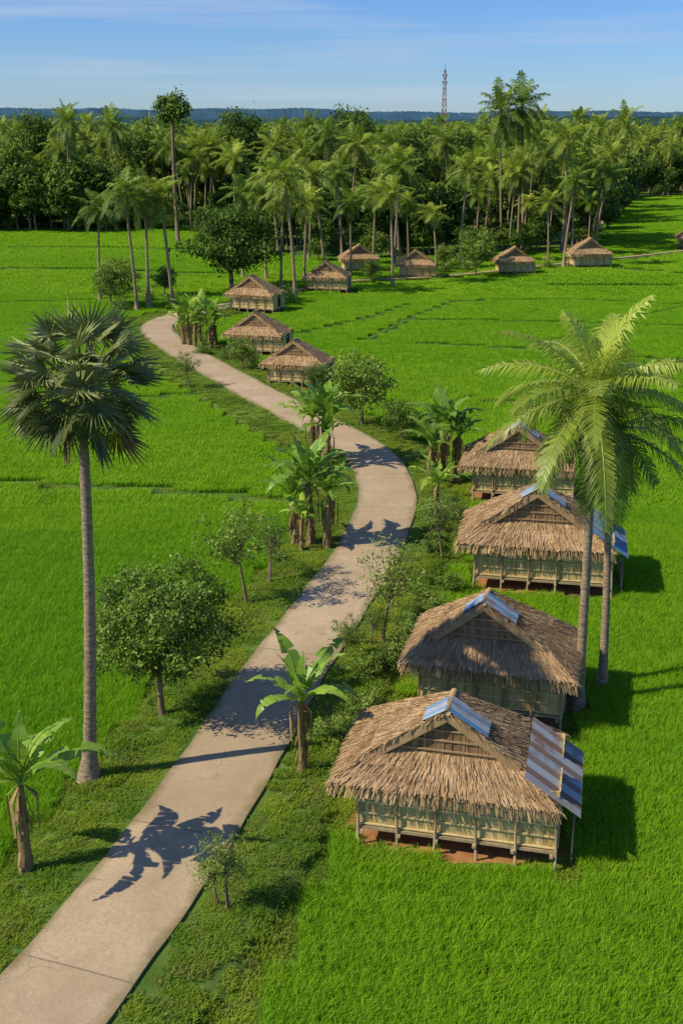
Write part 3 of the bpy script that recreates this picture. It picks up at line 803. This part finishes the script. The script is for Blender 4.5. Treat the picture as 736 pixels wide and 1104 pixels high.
tall = leafy_mesh('tall_tree', 22, 20.5, 2.4, 2.2, 60, 45, .3, .32, 51, M_leafd, 16, .5, .8)
x, y = G(192, 262); _, z = top_of(y, 192, 100); obj('tall_tree', tall, loc=(x, y, 0), scl=z / 22.7)
big = leafy_mesh('big_tree', 17, 12, 5.5, 4.6, 130, 50, .34, .4, 52, M_leafd, 18, .45, 1.3)
for (u, v, vt) in ((380, 240, 116), (262, 240, 119), (48, 238, 122), (340, 240, 138), (20, 248, 152), (70, 246, 160), (300, 235, 138), (500, 238, 142), (610, 238, 144), (150, 240, 146), (440, 236, 140)):
    x, y = G(u, v); _, z = top_of(y, u, vt); s = z / 17.2; obj('forest_tree', big, loc=(x, y, 0), rot=u, scl=(s * .75, s * .75, s))

# ---------------------------------------------------------------- forest mass
def rnd_forest(n, ymin_off, ymax, k, seed):
    g = np.random.default_rng(seed); Y = np.sqrt(g.uniform(150 ** 2, ymax ** 2, n)); X = Y * g.uniform(-k, k, n)
    ff = forest_front(X, Y); ok = (Y > ff + ymin_off); return np.stack([X[ok], Y[ok]], 1)
def mass(name, P, meshes, smin, smax, seed, zx=1.0, tallp=0.0):
    g = np.random.default_rng(seed); n = len(P); pts = np.zeros((n, 3)); pts[:, :2] = P; rot = np.zeros((n, 3)); rot[:, 2] = g.uniform(0, 6.28, n)
    rot[:, 0] = g.normal(0, .05, n); rot[:, 1] = g.normal(0, .05, n)
    s = g.uniform(smin, smax, n) * (1 + .14 * np.sin(P[:, 0] * .06) * np.sin(P[:, 1] * .045 + 1)); sz = s * g.uniform(.85, 1.1, n)
    sz = np.where(g.random(n) < tallp, sz * 1.32, sz); sc = np.stack([s * zx, s * zx, sz], 1)
    scatter(name, pts, rot, sc, g.integers(0, len(meshes), n), meshes)
mass('palm_grove', rnd_forest(1600, 1, 420, .46, 1), cm, .68, 1.15, 2, 1.0, .12)
ft = [leafy_mesh('forest_a', 11, 7, 4.2, 4.2, 90, 34, .42, .25, 61, M_leafd, 5, .4, 1.3, sides=5), leafy_mesh('forest_b', 11, 6.5, 3.6, 4.4, 80, 34, .42, .25, 62, M_leafd, 5, .4, 1.2, sides=5)]
mass('forest', rnd_forest(1500, 6, 420, .46, 3), ft, .45, 1.08, 4, 1.0, .06)
mass('forest', rnd_forest(5000, 210, 1300, .42, 5), ft + [cm[0], cm[3]], .75, 1.2, 6, 1.2, .08)
P = rnd_forest(2600, -1, 420, .5, 7); P = P[(P[:, 1] < forest_front(P[:, 0], P[:, 1]) + 12)]
mass('forest_undergrowth', P, [ft[0]], .2, .45, 8, 1.2)
g = np.random.default_rng(9); P = []
for i in range(55):
    u = g.uniform(-260, 80); v = g.uniform(240, 251); P.append(G(u, v))
mass('forest', np.array(P), ft, .8, 1.2, 10)

# ---------------------------------------------------------------- distant wooded ridges
def hill(name, dist, h0, amp, col, seed):  # col has the bluish distance haze mixed into the base colour
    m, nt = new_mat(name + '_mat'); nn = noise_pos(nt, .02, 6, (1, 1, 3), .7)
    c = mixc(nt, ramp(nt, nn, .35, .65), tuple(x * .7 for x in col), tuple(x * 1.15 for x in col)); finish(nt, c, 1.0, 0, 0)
    r = random.Random(seed); mb = MB(); vs = []; fs = []; K = 1400; W = dist * 1.0
    ph = [r.uniform(0, 6) for _ in range(6)]
    for i in range(K + 1):
        x = lerp(-W, W, i / K); t = i / K * 2 * math.pi
        hh = h0 + amp * (.5 * math.sin(t * 3.2 + ph[0]) + .3 * math.sin(t * 9.1 + ph[1]) + .2 * math.sin(t * 23 + ph[2])) + amp * .14 * r.uniform(-1, 1)
        vs += [(x, dist, -1), (x, dist + 8, hh - 1.5), (x, dist + 14, hh), (x, dist + 500, -1)]
    for i in range(K):
        for j in range(3): a = i * 4 + j; fs.append((a, a + 4, a + 5, a + 1))
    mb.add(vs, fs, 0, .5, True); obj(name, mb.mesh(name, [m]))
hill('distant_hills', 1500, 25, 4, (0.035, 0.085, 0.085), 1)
hill('distant_hills', 2600, 46, 7, (0.060, 0.13, 0.20), 2)  # farther ridge painted bluer, more haze in its colour

# ---------------------------------------------------------------- radio tower
mb = MB(); Y = 900.0; X = (478 - 368) / 1200 * (Y * CP); Ht = 56.0
def hw_at(z): return lerp(2.4, .6, z / Ht)
lv = [Ht * i / 14 for i in range(15)]
for i in range(14):
    z0, z1 = lv[i], lv[i + 1]; a, b = hw_at(z0), hw_at(z1); mt = i % 2
    C0 = [(-a, -a), (a, -a), (a, a), (-a, a)]; C1 = [(-b, -b), (b, -b), (b, b), (-b, b)]
    for q in range(4):
        q2 = (q + 1) % 4
        tube(mb, [(*C0[q], z0), (*C1[q], z1)], [.22, .22], 4, mt); tube(mb, [(*C0[q], z0), (*C1[q2], z1)], [.13, .13], 4, mt)
        tube(mb, [(*C0[q2], z0), (*C1[q], z1)], [.13, .13], 4, mt); tube(mb, [(*C1[q], z1), (*C1[q2], z1)], [.13, .13], 4, mt)
tube(mb, [(0, 0, Ht - 1), (0, 0, Ht + 4)], [.2, .1], 5, 0)
for zz in (Ht - 4, Ht - 9):
    for q in (-1, 1): tube(mb, [(q * 1.2, -1.2, zz), (q * 1.2, -1.6, zz)], [.9, .9], 10, 1)
def flat(name, col):
    m, nt = new_mat(name); nn = noise_pos(nt, .5, 2); finish(nt, mixc(nt, nn, col, tuple(x * .8 for x in col)), .6); return m
obj('radio_tower', mb.mesh('radio_tower', [flat('tower_red', (0.30, 0.13, 0.14)), flat('tower_white', (0.32, 0.30, 0.36))]), loc=(X, Y, 0))

# ---------------------------------------------------------------- light and sky
trav = Vector((1, .28, -.93)).normalized()
sd = -trav; el = math.asin(sd.z); az = math.atan2(sd.x, sd.y)
L = bpy.data.lights.new('sun', 'SUN'); L.energy = 5.0; L.angle = math.radians(.5); L.color = (1, .90, .69)
so = bpy.data.objects.new('sun', L); scene.collection.objects.link(so); so.rotation_euler = trav.to_track_quat('-Z', 'Y').to_euler(); so.location = (-30, 0, 50)
w = bpy.data.worlds.new('World'); scene.world = w; w.use_nodes = True; nt = w.node_tree
for q in list(nt.nodes): nt.nodes.remove(q)
sky = N(nt, 'ShaderNodeTexSky'); sky.sky_type = 'NISHITA'; sky.sun_disc = False; sky.sun_elevation = el; sky.sun_rotation = az
sky.altitude = 100; sky.air_density = 1.0; sky.dust_density = .2; sky.ozone_density = 4.0
tc = N(nt, 'ShaderNodeTexCoord'); mp = N(nt, 'ShaderNodeMapping'); mp.inputs['Scale'].default_value = (1.6, 1.6, 34); mp.inputs['Rotation'].default_value = (0, .05, 0)
nt.links.new(tc.outputs['Generated'], mp.inputs['Vector'])
ns = N(nt, 'ShaderNodeTexNoise'); ns.inputs['Scale'].default_value = 2.0; ns.inputs['Detail'].default_value = 7; ns.inputs['Roughness'].default_value = .55; ns.inputs['Distortion'].default_value = .3
nt.links.new(mp.outputs[0], ns.inputs['Vector'])
cf = math_(nt, 'MULTIPLY', ramp(nt, ns.outputs['Fac'], .48, .78), .55)
sx = N(nt, 'ShaderNodeSeparateXYZ'); nt.links.new(tc.outputs['Generated'], sx.inputs[0])
tintc = mixc(nt, ramp(nt, sx.outputs[2], 0.0, .12), (0.54, 0.72, 1.02), (0.44, 0.66, 1.06))
tinted = mixc(nt, 1.0, sky.outputs[0], tintc, 'MULTIPLY')
col = mixc(nt, cf, tinted, (4.2, 4.9, 6.0))
bg = N(nt, 'ShaderNodeBackground'); bg.inputs['Strength'].default_value = .125
nt.links.new(col, bg.inputs['Color']); wo = N(nt, 'ShaderNodeOutputWorld'); nt.links.new(bg.outputs[0], wo.inputs[0])
scene.view_settings.view_transform = 'Standard'; scene.view_settings.look = 'None'; scene.view_settings.exposure = 0

cam = bpy.data.cameras.new('camera'); cam.sensor_fit = 'VERTICAL'; cam.sensor_height = 36; cam.lens = FOC / 1104 * 36; cam.clip_end = 20000; cam.clip_start = .5
co = bpy.data.objects.new('camera', cam); scene.collection.objects.link(co); co.location = (0, 0, CAM_H); co.rotation_euler = (math.pi / 2 - PITCH, 0, 0)
scene.camera = co
